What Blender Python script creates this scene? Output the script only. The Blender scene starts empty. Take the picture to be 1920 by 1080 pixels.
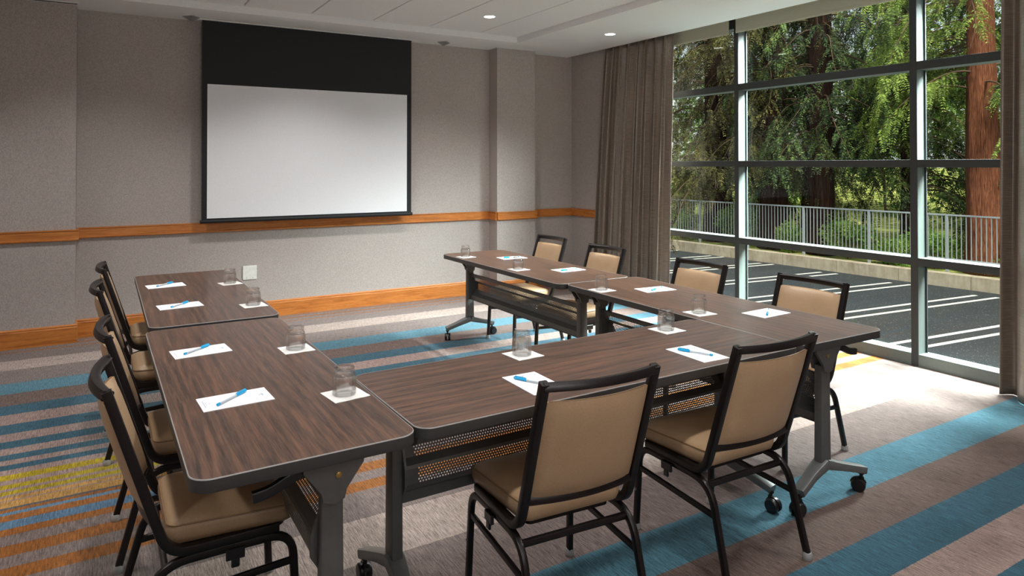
import bpy, bmesh, math, random
import numpy as np
from mathutils import Vector, Matrix
random.seed(7)
R = math.radians
PI = math.pi
S = bpy.context.scene
C = S.collection


# ------------------------------------------------------------------ helpers
def lin(c):
    if isinstance(c, (int, float)):
        c = (c, c, c)
    return tuple(((v / 255) / 12.92 if v / 255 <= .04045 else ((v / 255 + .055) / 1.055) ** 2.4) for v in c) + (1,)


def tag(o, label=None, cat=None, group=None, kind=None):
    if label:
        o['label'] = label
    if cat:
        o['category'] = cat
    if group:
        o['group'] = group
    if kind:
        o['kind'] = kind
    return o


def empty(name, loc=(0, 0, 0), rz=0.0):
    o = bpy.data.objects.new(name, None)
    o.empty_display_size = .1
    o.location = loc
    o.rotation_euler = (0, 0, rz)
    C.objects.link(o)
    return o


def obj(name, bm, mats, parent=None, smooth=None, loc=None, rz=None):
    me = bpy.data.meshes.new(name)
    bmesh.ops.recalc_face_normals(bm, faces=bm.faces)
    bm.to_mesh(me)
    bm.free()
    for m in (mats if isinstance(mats, (list, tuple)) else [mats]):
        me.materials.append(m)
    if smooth is not None:
        for p in me.polygons:
            p.use_smooth = True
        try:
            me.set_sharp_from_angle(angle=R(smooth))
        except Exception:
            pass
    o = bpy.data.objects.new(name, me)
    C.objects.link(o)
    if parent:
        o.parent = parent
    if loc:
        o.location = loc
    if rz:
        o.rotation_euler = (0, 0, rz)
    return o


def struct(name, bm, mats, smooth=None, label=None):
    o = obj(name, bm, mats, None, smooth)
    o['kind'] = 'structure'
    if label:
        o['label'] = label
    return o


def kids(o):
    return [c for c in bpy.data.objects if c.parent == o]


def copy_tree(o, parent=None):
    c = o.copy()
    C.objects.link(c)
    if parent:
        c.parent = parent
    for k in kids(o):
        copy_tree(k, c)
    return c


def box(bm, x0, x1, y0, y1, z0, z1, bev=0.0, seg=2, mi=0):
    r = bmesh.ops.create_cube(bm, size=1.0)
    vs = r['verts']
    for v in vs:
        v.co = Vector(((x0 + x1) / 2 + v.co.x * (x1 - x0), (y0 + y1) / 2 + v.co.y * (y1 - y0), (z0 + z1) / 2 + v.co.z * (z1 - z0)))
    fs = {f for v in vs for f in v.link_faces}
    for f in fs:
        f.material_index = mi
    if bev > 0:
        es = list({e for v in vs for e in v.link_edges})
        rr = bmesh.ops.bevel(bm, geom=es, offset=bev, segments=seg, profile=.5, affect='EDGES')
        for f in rr['faces']:
            f.material_index = mi
    return bm


def nb():
    return bmesh.new()


def sweep(bm, pts, prof, ref, closed=False, scale=None, mi=0, cap=True):
    """sweep a closed 2-D profile (a along ref, b across) along pts"""
    pts = [Vector(p) for p in pts]
    ref = Vector(ref)
    n = len(pts)
    rings = []
    for i, p in enumerate(pts):
        if closed:
            t = pts[(i + 1) % n] - pts[i - 1]
        else:
            t = pts[min(i + 1, n - 1)] - pts[max(i - 1, 0)]
        t.normalize()
        a = ref - t * ref.dot(t)
        a.normalize()
        b = t.cross(a)
        s = scale[i] if scale else 1.0
        rings.append([bm.verts.new(p + a * (u * s) + b * (v * s)) for u, v in prof])
    m = len(prof)
    for i in range(n if closed else n - 1):
        r0, r1 = rings[i], rings[(i + 1) % n]
        for j in range(m):
            f = bm.faces.new((r0[j], r0[(j + 1) % m], r1[(j + 1) % m], r1[j]))
            f.material_index = mi
    if cap and not closed:
        for r, rev in ((rings[0], True), (rings[-1], False)):
            f = bm.faces.new(list(reversed(r)) if rev else r)
            f.material_index = mi
    return bm


def rectprof(w, h, r=.003, n=2):
    out = []
    for cx, cy, a0 in ((w / 2 - r, h / 2 - r, 0), (-w / 2 + r, h / 2 - r, 90), (-w / 2 + r, -h / 2 + r, 180), (w / 2 - r, -h / 2 + r, 270)):
        for k in range(n + 1):
            a = R(a0 + 90 * k / n)
            out.append((cx + r * math.cos(a), cy + r * math.sin(a)))
    return out


def circ(r, n=10):
    return [(r * math.cos(2 * PI * k / n), r * math.sin(2 * PI * k / n)) for k in range(n)]


def fillet(pts, rad, n=5):
    """round the inner corners of a polyline"""
    pts = [Vector(p) for p in pts]
    if not isinstance(rad, (list, tuple)):
        rad = [rad] * len(pts)
    out = [pts[0]]
    for i in range(1, len(pts) - 1):
        p, a, b = pts[i], pts[i - 1], pts[i + 1]
        da, db = (a - p), (b - p)
        r = min(rad[i], da.length * .49, db.length * .49)
        s, e = p + da.normalized() * r, p + db.normalized() * r
        for k in range(n + 1):
            t = k / n
            out.append(s * (1 - t) ** 2 + p * 2 * t * (1 - t) + e * t * t)
    out.append(pts[-1])
    return out


def lathe(bm, prof, n=24, c=(0, 0, 0), axis='z', mi=0):
    rings = []
    for r, z in prof:
        ring = []
        for k in range(n):
            a = 2 * PI * k / n
            if axis == 'z':
                co = (c[0] + r * math.cos(a), c[1] + r * math.sin(a), c[2] + z)
            elif axis == 'x':
                co = (c[0] + z, c[1] + r * math.cos(a), c[2] + r * math.sin(a))
            else:
                co = (c[0] + r * math.sin(a), c[1] + z, c[2] + r * math.cos(a))
            ring.append(bm.verts.new(co))
        rings.append(ring)
    for i in range(len(rings) - 1):
        for k in range(n):
            f = bm.faces.new((rings[i][k], rings[i][(k + 1) % n], rings[i + 1][(k + 1) % n], rings[i + 1][k]))
            f.material_index = mi
    for ring, rev in ((rings[0], True), (rings[-1], False)):
        f = bm.faces.new(list(reversed(ring)) if rev else ring)
        f.material_index = mi
    return bm


def rrect(w, l, r, n=6):
    """outline of a rounded rectangle, w across x, l along y"""
    out = []
    for cx, cy, a0 in ((w / 2 - r, l / 2 - r, 0), (-w / 2 + r, l / 2 - r, 90), (-w / 2 + r, -l / 2 + r, 180), (w / 2 - r, -l / 2 + r, 270)):
        for k in range(n + 1):
            a = R(a0 + 90 * k / n)
            out.append((cx + r * math.cos(a), cy + r * math.sin(a)))
    return out


def loft(bm, rings, mi=0, cap0=True, cap1=True):
    vs = [[bm.verts.new(p) for p in r] for r in rings]
    m = len(vs[0])
    for i in range(len(vs) - 1):
        for j in range(m):
            f = bm.faces.new((vs[i][j], vs[i][(j + 1) % m], vs[i + 1][(j + 1) % m], vs[i + 1][j]))
            f.material_index = mi
    if cap0:
        bm.faces.new(list(reversed(vs[0]))).material_index = mi
    if cap1:
        bm.faces.new(vs[-1]).material_index = mi
    return bm


def prism(bm, outline, z0, z1, mi=0):
    return loft(bm, [[(x, y, z0) for x, y in outline], [(x, y, z1) for x, y in outline]], mi)


# ------------------------------------------------------------------ materials
class NT:
    def __init__(s, name):
        s.m = bpy.data.materials.new(name)
        s.m.use_nodes = True
        s.t = s.m.node_tree
        s.n = s.t.nodes
        s.l = s.t.links
        s.b = s.n['Principled BSDF']
        s.out = s.n['Material Output']

    def add(s, typ, **kw):
        n = s.n.new(typ)
        for k, v in kw.items():
            setattr(n, k, v)
        return n

    def link(s, a, b):
        s.l.new(a, b)

    def val(s, sock, v):
        if hasattr(v, 'is_linked'):
            s.l.new(v, sock)
        else:
            sock.default_value = v

    def coord(s, which='Object', scale=(1, 1, 1), loc=(0, 0, 0)):
        if which == 'World':
            g = s.add('ShaderNodeNewGeometry').outputs['Position']
        else:
            g = s.add('ShaderNodeTexCoord').outputs[which]
        mp = s.add('ShaderNodeMapping')
        mp.inputs['Scale'].default_value = scale
        mp.inputs['Location'].default_value = loc
        s.link(g, mp.inputs['Vector'])
        return mp.outputs['Vector']

    def noise(s, vec, scale=5, detail=3, rough=.5, dist=0):
        n = s.add('ShaderNodeTexNoise')
        s.link(vec, n.inputs['Vector'])
        n.inputs['Scale'].default_value = scale
        n.inputs['Detail'].default_value = detail
        n.inputs['Roughness'].default_value = rough
        n.inputs['Distortion'].default_value = dist
        return n.outputs['Fac']

    def ramp(s, fac, stops, interp='LINEAR'):
        r = s.add('ShaderNodeValToRGB')
        r.color_ramp.interpolation = interp
        e = r.color_ramp.elements
        while len(e) > 1:
            e.remove(e[-1])
        e[0].position, e[0].color = stops[0]
        for p, c in stops[1:]:
            x = e.new(p)
            x.color = c
        s.link(fac, r.inputs['Fac'])
        return r.outputs['Color']

    def mix(s, fac, a, b, mode='MIX'):
        n = s.add('ShaderNodeMix', data_type='RGBA', blend_type=mode)
        s.val(n.inputs[0], fac)
        s.val(n.inputs[6], a)
        s.val(n.inputs[7], b)
        return n.outputs[2]

    def math(s, op, a, b=0.0, c=0.0):
        n = s.add('ShaderNodeMath', operation=op)
        s.val(n.inputs[0], a)
        s.val(n.inputs[1], b)
        s.val(n.inputs[2], c)
        return n.outputs[0]

    def bump(s, h, strength=.3, dist=.002):
        n = s.add('ShaderNodeBump')
        s.link(h, n.inputs['Height'])
        n.inputs['Strength'].default_value = strength
        n.inputs['Distance'].default_value = dist
        s.link(n.outputs['Normal'], s.b.inputs['Normal'])

    def base(s, c=None, rough=.5, metal=0.0, spec=.5):
        if c is not None:
            s.val(s.b.inputs['Base Color'], c)
        s.b.inputs['Roughness'].default_value = rough
        s.b.inputs['Metallic'].default_value = metal
        s.b.inputs['Specular IOR Level'].default_value = spec
        return s


def plain(name, c, rough=.5, metal=0.0, spec=.5, var=.06, scale=40):
    t = NT(name)
    f = t.noise(t.coord('Object'), scale, 3)
    c = lin(c)
    a = tuple(v * (1 - var) for v in c[:3]) + (1,)
    b = tuple(min(1, v * (1 + var)) for v in c[:3]) + (1,)
    t.base(t.ramp(f, [(.3, a), (.7, b)]), rough, metal, spec)
    return t.m


M = {}


def build_materials():
    # woven vinyl wall covering
    t = NT('wall_weave')
    v = t.coord('World')
    f1 = t.noise(t.coord('World', (1, 1, .55)), 170, 3, .7)
    f2 = t.noise(v, 1.3, 2)
    c = t.ramp(f1, [(.32, lin((146, 138, 134))), (.52, lin((174, 165, 160))), (.7, lin((194, 186, 181)))])
    c = t.mix(.25, c, t.ramp(f2, [(.3, lin((166, 157, 152))), (.7, lin((184, 176, 171)))]))
    t.base(c, .85, spec=.2)
    t.bump(f1, .25, .001)
    M['wall'] = t.m
    # oak trim
    for nm, sc in (('oak_x', (1.2, 14, 14)), ('oak_y', (14, 1.2, 14))):
        t = NT('honey_' + nm)
        v = t.coord('World', sc)
        f = t.noise(v, 2.2, 5, .6, 1.2)
        g = t.noise(t.coord('World', tuple(s * 6 for s in sc)), 3, 2)
        c = t.ramp(f, [(.3, lin((150, 84, 34))), (.5, lin((189, 115, 52))), (.7, lin((206, 134, 68)))])
        c = t.mix(.18, c, t.ramp(g, [(.35, lin((120, 62, 22))), (.6, lin((205, 135, 70)))]))
        t.base(c, .38, spec=.4)
        M[nm] = t.m
    # carpet
    t = NT('striped_carpet')
    geo = t.add('ShaderNodeNewGeometry')
    sep = t.add('ShaderNodeSeparateXYZ')
    t.link(geo.outputs['Position'], sep.inputs[0])
    y = sep.outputs['Y']
    wob = t.noise(t.coord('World', (9, 2, 1)), 12, 2)
    y = t.math('ADD', y, t.math('MULTIPLY', t.math('SUBTRACT', wob, .5), .012))
    col = dict(taupe=(137, 121, 116), light=(190, 170, 160), blue=(86, 136, 154), mauve=(120, 100, 93), teal=(58, 102, 120),
               pink=(172, 147, 138), yellow=(188, 164, 30), gold=(206, 156, 84), slate=(92, 98, 104), orange=(160, 98, 38), sky=(98, 132, 160))
    st = [(7.2, 'taupe'), (7.04, 'orange'), (7.005, 'taupe'), (6.93, 'orange'), (6.885, 'taupe'), (6.79, 'orange'), (6.755, 'taupe'),
          (6.49, 'light'), (6.20, 'taupe'), (5.83, 'blue'), (5.56, 'mauve'), (5.30, 'teal'), (5.105, 'pink'), (4.91, 'teal'),
          (4.745, 'pink'), (4.615, 'teal'), (4.503, 'pink'), (4.403, 'teal'), (4.327, 'pink'), (4.256, 'teal'), (4.186, 'pink'),
          (4.12, 'yellow'), (4.051, 'pink'), (3.994, 'yellow'), (3.948, 'pink'), (3.913, 'yellow'), (3.871, 'pink'), (3.85, 'gold'),
          (3.807, 'pink'), (3.795, 'gold'), (3.73, 'slate'), (3.714, 'orange'), (3.679, 'sky'), (3.638, 'orange'), (3.579, 'sky'),
          (3.51, 'orange'), (3.449, 'taupe'), (3.348, 'orange'), (3.263, 'taupe'), (3.165, 'orange'), (3.075, 'taupe'),
          (2.83, 'light'), (2.517, 'taupe'), (2.13, 'blue'), (1.889, 'mauve'), (1.645, 'teal'), (1.436, 'pink'), (1.245, 'teal'),
          (1.08, 'pink'), (.95, 'teal'), (.84, 'pink')]
    # three constant ramps over [0,7.4], chosen by y
    groups = []
    asc = sorted([(a, n) for a, n in st])
    # colour between asc[i] and asc[i+1]: name of asc[i+1] (its upper bound)
    seg = []
    lo = -3.0
    for a, n in asc:
        seg.append((lo, a, n))
        lo = a
    chunks = [seg[:20], seg[20:40], seg[40:]]
    cols = []
    for ch in chunks:
        y0, y1 = max(ch[0][0], -.2), ch[-1][1]
        fac = t.math('DIVIDE', t.math('SUBTRACT', y, y0), y1 - y0)
        stops = [((max(s[0], y0) - y0) / (y1 - y0), lin(col[s[2]])) for s in ch]
        cols.append((y0, t.ramp(fac, stops, 'CONSTANT')))
    cc = t.mix(t.math('GREATER_THAN', y, cols[1][0]), cols[0][1], cols[1][1])
    cc = t.mix(t.math('GREATER_THAN', y, cols[2][0]), cc, cols[2][1])
    rib = t.noise(t.coord('World', (190, 15, 1)), 1, 3, .65)
    fine = t.noise(t.coord('World', (260, 120, 1)), 1, 2, .6)
    big = t.noise(t.coord('World', (2, 2, 1)), 1.5, 2)
    k = t.math('ADD', t.math('MULTIPLY', rib, 1.25), t.math('MULTIPLY', fine, .5))
    k = t.math('ADD', k, t.math('MULTIPLY', big, .12))
    k = t.math('ADD', t.math('MULTIPLY', t.math('SUBTRACT', k, .935), 1.4), .62)
    comb = t.add('ShaderNodeCombineXYZ')
    for i in range(3):
        t.link(k, comb.inputs[i])
    cc = t.mix(1.0, cc, comb.outputs[0], 'MULTIPLY')
    t.base(cc, .95, spec=.1)
    t.bump(rib, .5, .004)
    t.b.inputs['Sheen Weight'].default_value = .15
    M['carpet'] = t.m
    # ceiling
    t = NT('white_ceiling')
    f = t.noise(t.coord('World'), 160, 2)
    t.base(t.ramp(f, [(.3, lin((228, 228, 228))), (.7, lin((242, 242, 242)))]), .9, spec=.1)
    M['ceil'] = t.m
    M['black_gap'] = plain('ceiling_gap', (40, 40, 40), .9)
    # laminate table top
    t = NT('walnut_laminate')
    oi = t.add('ShaderNodeObjectInfo')
    ca = t.add('ShaderNodeVectorMath', operation='ADD')
    tc = t.add('ShaderNodeTexCoord')
    sc = t.add('ShaderNodeVectorMath', operation='SCALE')
    cb = t.add('ShaderNodeCombineXYZ')
    for i in range(2):
        t.link(oi.outputs['Random'], cb.inputs[i])
    t.link(cb.outputs[0], sc.inputs[0])
    sc.inputs['Scale'].default_value = 7.0
    t.link(tc.outputs['Object'], ca.inputs[0])
    t.link(sc.outputs[0], ca.inputs[1])

    def mp(s):
        m = t.add('ShaderNodeMapping')
        m.inputs['Scale'].default_value = s
        t.link(ca.outputs[0], m.inputs['Vector'])
        return m.outputs['Vector']
    broad = t.noise(mp((5.5, .75, 1)), 1.5, 4, .55, 1.4)
    grain = t.noise(mp((60, 2.2, 1)), 1.4, 4, .65, .5)
    fibre = t.noise(mp((240, 9, 1)), 1.3, 2, .6)
    wv = t.add('ShaderNodeTexWave', wave_type='BANDS', bands_direction='X')
    t.link(mp((1, .12, 1)), wv.inputs['Vector'])
    wv.inputs['Scale'].default_value = 7
    wv.inputs['Distortion'].default_value = 9
    wv.inputs['Detail'].default_value = 3
    wv.inputs['Detail Scale'].default_value = .9
    c = t.ramp(broad, [(.28, lin((42, 29, 26))), (.5, lin((76, 54, 45))), (.72, lin((116, 79, 60)))])
    c = t.mix(.5, c, t.ramp(grain, [(.38, lin((24, 18, 18))), (.5, lin((74, 54, 46))), (.62, lin((134, 93, 69)))]))
    c = t.mix(.28, c, t.ramp(wv.outputs['Fac'], [(.1, lin((36, 27, 25))), (.9, lin((110, 80, 62)))]))
    c = t.mix(.2, c, t.ramp(fibre, [(.38, lin((22, 18, 17))), (.62, lin((120, 94, 76)))]))
    t.base(c, .36, spec=.42)
    t.b.inputs['Coat Weight'].default_value = .08
    t.b.inputs['Coat Roughness'].default_value = .16
    M['walnut'] = t.m
    M['edge'] = plain('charcoal_edge_band', (60, 59, 58), .45, 0, .4)
    M['edge_glint'] = plain('painted_edge_highlight', (150, 148, 145), .4, 0, .5)  # pale colour paints the highlight caught by the top edge
    M['legmetal'] = plain('graphite_powder_coat', (98, 98, 96), .42, .35, .5)
    M['legalu'] = plain('silver_grey_foot', (120, 122, 121), .38, .5, .5)
    M['black'] = plain('black_plastic', (20, 20, 22), .35, 0, .5)
    M['brass'] = plain('brass_bolt', (176, 146, 86), .35, .8)
    M['steel'] = plain('steel_bolt', (140, 140, 140), .35, .8)
    # perforated sheet, holes from metric UVs
    t = NT('perforated_sheet')
    uv = t.add('ShaderNodeTexCoord').outputs['UV']
    sp = t.add('ShaderNodeSeparateXYZ')
    t.link(uv, sp.inputs[0])
    p = .0108
    vv = t.math('DIVIDE', sp.outputs[1], p * .866)
    row = t.math('FLOOR', vv)
    uu = t.math('ADD', t.math('DIVIDE', sp.outputs[0], p), t.math('MULTIPLY', t.math('MODULO', row, 2.0), .5))
    fu = t.math('MULTIPLY', t.math('SUBTRACT', t.math('FRACT', uu), .5), p)
    fv = t.math('MULTIPLY', t.math('SUBTRACT', t.math('FRACT', vv), .5), p * .866)
    d = t.math('SQRT', t.math('ADD', t.math('MULTIPLY', fu, fu), t.math('MULTIPLY', fv, fv)))
    hole = t.math('LESS_THAN', d, .003)
    t.base(lin((98, 97, 95)), .45, .3)
    tr = t.add('ShaderNodeBsdfTransparent')
    mx = t.add('ShaderNodeMixShader')
    t.link(hole, mx.inputs[0])
    t.link(t.b.outputs[0], mx.inputs[1])
    t.link(tr.outputs[0], mx.inputs[2])
    t.link(mx.outputs[0], t.out.inputs['Surface'])
    M['perf'] = t.m
    # chair
    t = NT('dark_bronze_frame')
    f = t.noise(t.coord('Object'), 300, 2)
    t.base(t.ramp(f, [(.35, lin((17, 13, 13))), (.65, lin((31, 25, 24)))]), .34, .25, .5)
    M['frame'] = t.m
    t = NT('tan_vinyl')
    f = t.noise(t.coord('Object'), 420, 2)
    g = t.noise(t.coord('Object'), 9, 3)
    c = t.mix(.35, t.ramp(f, [(.3, lin((164, 135, 104))), (.7, lin((190, 159, 125)))]), t.ramp(g, [(.3, lin((168, 138, 106))), (.7, lin((188, 157, 122)))]))
    t.base(c, .42, spec=.45)
    t.bump(f, .15, .0006)
    M['vinyl'] = t.m
    M['piping'] = plain('tan_piping', (150, 118, 84), .45)
    t = NT('clear_plastic_glide')
    t.base(lin((205, 205, 205)), .25)
    t.b.inputs['Transmission Weight'].default_value = .5
    M['glide'] = t.m
    # table things
    M['paper'] = plain('white_paper', (244, 245, 248), .7, 0, .2, .01)
    M['napkin'] = plain('white_coaster_paper', (240, 238, 234), .85, 0, .1, .02)
    M['ink'] = plain('pale_grey_ink', (172, 180, 196), .7)
    M['emboss'] = plain('embossed_ring', (214, 212, 208), .85, 0, .1)
    M['cyan'] = plain('cyan_plastic', (20, 160, 214), .3, 0, .5, .02)
    t = NT('frosted_pen_barrel')
    t.base(lin((226, 238, 246)), .35)
    t.b.inputs['Transmission Weight'].default_value = .35
    M['barrel'] = t.m
    t = NT('clear_glass')
    g = t.add('ShaderNodeBsdfGlass')
    g.inputs['IOR'].default_value = 1.47
    g.inputs['Roughness'].default_value = 0.0
    g.inputs['Color'].default_value = (.985, .99, .99, 1)
    tr = t.add('ShaderNodeBsdfTransparent')
    mx = t.add('ShaderNodeMixShader')
    mx.inputs[0].default_value = .6
    t.link(g.outputs[0], mx.inputs[1])
    t.link(tr.outputs[0], mx.inputs[2])
    t.link(mx.outputs[0], t.out.inputs['Surface'])
    M['glass'] = t.m
    # window pane: thin sheet
    t = NT('window_glass')
    fr = t.add('ShaderNodeFresnel')
    bf = t.add('ShaderNodeNewGeometry').outputs['Backfacing']
    t.link(t.math('ADD', t.math('MULTIPLY', bf, 1 / 1.25 - 1.25), 1.25), fr.inputs['IOR'])
    gl = t.add('ShaderNodeBsdfGlossy')
    gl.inputs['Roughness'].default_value = .02
    tr = t.add('ShaderNodeBsdfTransparent')
    tr.inputs['Color'].default_value = (.93, .97, .95, 1)
    mx = t.add('ShaderNodeMixShader')
    t.link(fr.outputs[0], mx.inputs[0])
    t.link(tr.outputs[0], mx.inputs[1])
    t.link(gl.outputs[0], mx.inputs[2])
    t.link(mx.outputs[0], t.out.inputs['Surface'])
    M['pane'] = t.m
    M['alu'] = plain('grey_window_aluminium', (92, 101, 98), .5, 0, .4, .03)
    M['aludark'] = plain('dark_grey_window_cap', (50, 53, 54), .55, 0, .35, .03)
    M['gasket'] = plain('dark_gasket', (40, 46, 48), .6)
    # curtain
    t = NT('taupe_silk_curtain')
    v = t.coord('UV', (9, 330, 1))
    f = t.noise(v, 1.0, 3, .6)
    c = t.ramp(f, [(.3, lin((84, 72, 63))), (.5, lin((112, 98, 86))), (.72, lin((146, 130, 115)))])
    t.base(c, .32, spec=.8)
    t.b.inputs['Sheen Weight'].default_value = .2
    t.bump(f, .25, .0015)
    M['curtain'] = t.m
    t = NT('roller_blind_fabric')
    f = t.noise(t.coord('World'), 200, 2)
    t.base(t.ramp(f, [(.3, lin((158, 156, 138))), (.7, lin((184, 182, 164)))]), .8, spec=.1)
    M['blind'] = t.m
    # screen
    t = NT('projection_white')
    f = t.noise(t.coord('World'), 90, 2)
    t.base(t.ramp(f, [(.3, lin((232, 233, 236))), (.7, lin((238, 239, 242)))]), .75, spec=.15)
    M['white'] = t.m
    M['screenblack'] = plain('screen_black', (30, 31, 33), .6, 0, .3)
    M['plate'] = plain('white_wall_plate', (226, 226, 220), .4)
    M['trimwhite'] = plain('white_enamel', (232, 232, 230), .5)
    M['greyfit'] = plain('grey_fitting', (128, 128, 126), .5)
    t = NT('lit_lens')
    t.b.inputs['Emission Color'].default_value = (1, .98, .94, 1)
    t.b.inputs['Emission Strength'].default_value = 14
    M['lens'] = t.m
    # outside
    t = NT('asphalt')
    f = t.noise(t.coord('World'), 55, 4, .75)
    g = t.noise(t.coord('World'), .7, 3)
    sp = t.noise(t.coord('World'), 34, 1)
    c = t.ramp(f, [(.35, lin((33, 36, 38))), (.55, lin((45, 48, 50))), (.7, lin((62, 66, 68)))])
    c = t.mix(.3, c, t.ramp(g, [(.3, lin((32, 35, 37))), (.7, lin((58, 62, 65)))]))
    c = t.mix(t.math('GREATER_THAN', sp, .70), c, lin((120, 122, 120)))
    t.base(c, .8, spec=.25)
    M['asphalt'] = t.m
    M['linepaint'] = plain('white_road_paint', (206, 204, 192), .7, 0, .2, .1, 8)
    t = NT('old_concrete')
    f = t.noise(t.coord('World', (1, 1, 1)), 3, 5, .7)
    g = t.noise(t.coord('World', (6, 6, 1)), 2, 3)
    c = t.mix(.4, t.ramp(f, [(.3, lin((134, 120, 102))), (.7, lin((184, 172, 152)))]), t.ramp(g, [(.3, lin((138, 122, 100))), (.7, lin((182, 172, 154)))]))
    t.base(c, .9, spec=.1)
    M['concrete'] = t.m
    M['joint'] = plain('concrete_joint', (80, 72, 60), .9)
    M['fence'] = plain('galvanised_grey', (150, 155, 158), .5, .1)
    t = NT('redwood_bark')
    f = t.noise(t.coord('World', (48, 48, 1.5)), 1.5, 5, .7, .25)
    g = t.noise(t.coord('World', (40, 40, 3.0)), 1.5, 3)
    c = t.ramp(f, [(.36, lin((62, 34, 25))), (.48, lin((132, 74, 50))), (.60, lin((178, 112, 80)))])
    c = t.mix(.35, c, t.ramp(g, [(.38, lin((58, 33, 24))), (.62, lin((190, 128, 96)))]))
    t.base(c, .9, spec=.1)
    t.bump(f, 1.0, .08)
    M['bark'] = t.m
    t = NT('dark_bark')
    f = t.noise(t.coord('World', (13, 13, 1.1)), 1.6, 5, .65, .6)
    t.base(t.ramp(f, [(.32, lin((20, 13, 11))), (.5, lin((48, 31, 25))), (.68, lin((76, 52, 42)))]), .9, spec=.1)
    t.bump(f, 1.0, .08)
    M['bark2'] = t.m
    M['twig'] = plain('grey_brown_twig', (92, 74, 60), .9, 0, .1, .2, 6)

    def leafmat(name, stops, wscale=.8, trans=.25):
        t = NT(name)
        ge = t.add('ShaderNodeNewGeometry')
        rnd = ge.outputs['Random Per Island']
        big = t.noise(t.coord('World'), wscale, 3, .6)  # broad noise paints sunlit patches into the leaf colour, with brown bits
        fac = t.math('ADD', t.math('MULTIPLY', rnd, .42), t.math('MULTIPLY', t.math('SUBTRACT', t.math('MULTIPLY', big, 1.9), .65), .62))
        c = t.ramp(fac, stops)
        t.base(c, .6, spec=.25)
        tl = t.add('ShaderNodeBsdfTranslucent')
        t.link(c, tl.inputs['Color'])
        mx = t.add('ShaderNodeMixShader')
        mx.inputs[0].default_value = trans
        t.link(t.b.outputs[0], mx.inputs[1])
        t.link(tl.outputs[0], mx.inputs[2])
        t.link(mx.outputs[0], t.out.inputs['Surface'])
        return t.m
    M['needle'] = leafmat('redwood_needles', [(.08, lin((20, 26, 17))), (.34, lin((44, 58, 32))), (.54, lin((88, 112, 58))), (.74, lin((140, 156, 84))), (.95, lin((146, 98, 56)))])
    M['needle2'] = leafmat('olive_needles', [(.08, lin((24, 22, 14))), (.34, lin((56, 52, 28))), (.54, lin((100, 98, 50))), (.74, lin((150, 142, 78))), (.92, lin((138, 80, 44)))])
    M['needle3'] = leafmat('painted_sunlit_needles', [(.08, lin((52, 66, 30))), (.34, lin((104, 126, 52))), (.54, lin((150, 170, 76))), (.74, lin((186, 194, 108))), (.95, lin((196, 176, 104)))])  # brighter copy of the needles, sunlight painted into the colour
    M['bush'] = leafmat('bright_leaves', [(.1, lin((70, 106, 44))), (.4, lin((112, 150, 60))), (.65, lin((156, 184, 86))), (.9, lin((196, 200, 120)))], 1.0, .4)
    M['far'] = leafmat('far_leaves', [(.1, lin((44, 66, 34))), (.4, lin((84, 116, 52))), (.65, lin((138, 166, 76))), (.9, lin((190, 196, 120)))], .35, .4)
    t = NT('hillside_grass')
    f = t.noise(t.coord('World'), 2.2, 5, .7)
    t.base(t.ramp(f, [(.3, lin((72, 82, 40))), (.5, lin((124, 132, 66))), (.7, lin((184, 178, 108)))]), .95, spec=.05)
    M['hill'] = t.m


build_materials()

# ------------------------------------------------------------------ camera (fitted to the photograph's perspective)
F, YAW, HY, H, PITCH, CX = 1272.32, .5327, 308.67, 1.5288, .0108, 938.94
cd = bpy.data.cameras.new('camera')
cam = bpy.data.objects.new('camera', cd)
C.objects.link(cam)
S.camera = cam
cd.sensor_width = 36
cd.lens = F * 36 / 1920
cy0 = HY - F * math.tan(PITCH)
cd.shift_x = (960 - CX) / 1920
cd.shift_y = -(540 - cy0) / 1920
cd.clip_start = .05
cd.clip_end = 300
cam.location = (0, 0, H)
cam.rotation_euler = (PI / 2 + PITCH, 0, -YAW)

# ------------------------------------------------------------------ room shell
YB, XW, XR, ZS, ZP = 7.081, 5.334, 5.238, 2.906, 2.97
XL, YF = -2.7, -2.2
b = nb(); box(b, XL, 5.5, YF, YB, -.12, 0); struct('floor', b, M['carpet'])
b = nb(); box(b, XL - .15, 5.65, YB, YB + .15, -.12, 3.2); struct('wall_back', b, M['wall'])
b = nb(); box(b, XL - .15, XL, YF - .15, YB, -.12, 3.2); struct('wall_left', b, M['wall'])
b = nb(); box(b, XL, 5.65, YF - .15, YF, -.12, 3.2); struct('wall_front', b, M['wall'])
b = nb(); box(b, XR, 5.65, 6.2, YB, -.12, 3.2); struct('wall_right', b, M['wall'])
b = nb(); box(b, XR, 5.65, YF, .95, -.12, 3.2); struct('wall_right', b, M['wall'])
# ceiling: lower soffits along the back wall and the window, raised panel field between
b = nb(); box(b, XL, 5.17, 6.5, YB, ZS, 3.2); struct('ceiling', b, M['ceil'])
b = nb(); box(b, 4.05, 5.17, YF, 6.5, ZS, 3.2); struct('ceiling', b, M['ceil'])
b = nb(); box(b, XL, 5.65, YF, YB, 3.2, 3.3); struct('ceiling', b, M['ceil'])
b = nb(); box(b, XL, 4.05, YF, 6.5, 3.03, 3.06); struct('ceiling', b, M['black_gap'])
gx = [XL] + [1.725 + .6125 * k for k in range(-6, 4)] + [4.05]
gx = [g for g in gx if XL <= g <= 4.05]
for a, c in zip(gx[:-1], gx[1:]):
    b = nb(); box(b, a + (.006 if a > XL else 0), c - (.006 if c < 4.05 else 0), YF, 6.495, ZP, 3.03, .003, 1)
    struct('ceiling', b, M['ceil'])
# curtain pocket above the window
b = nb(); box(b, 5.17, 5.65, YF, YB, 3.02, 3.2); struct('ceiling', b, M['ceil'])
b = nb(); box(b, 5.5, 5.65, .95, 6.2, 2.9, 3.02); struct('wall_right', b, M['alu'])
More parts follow.
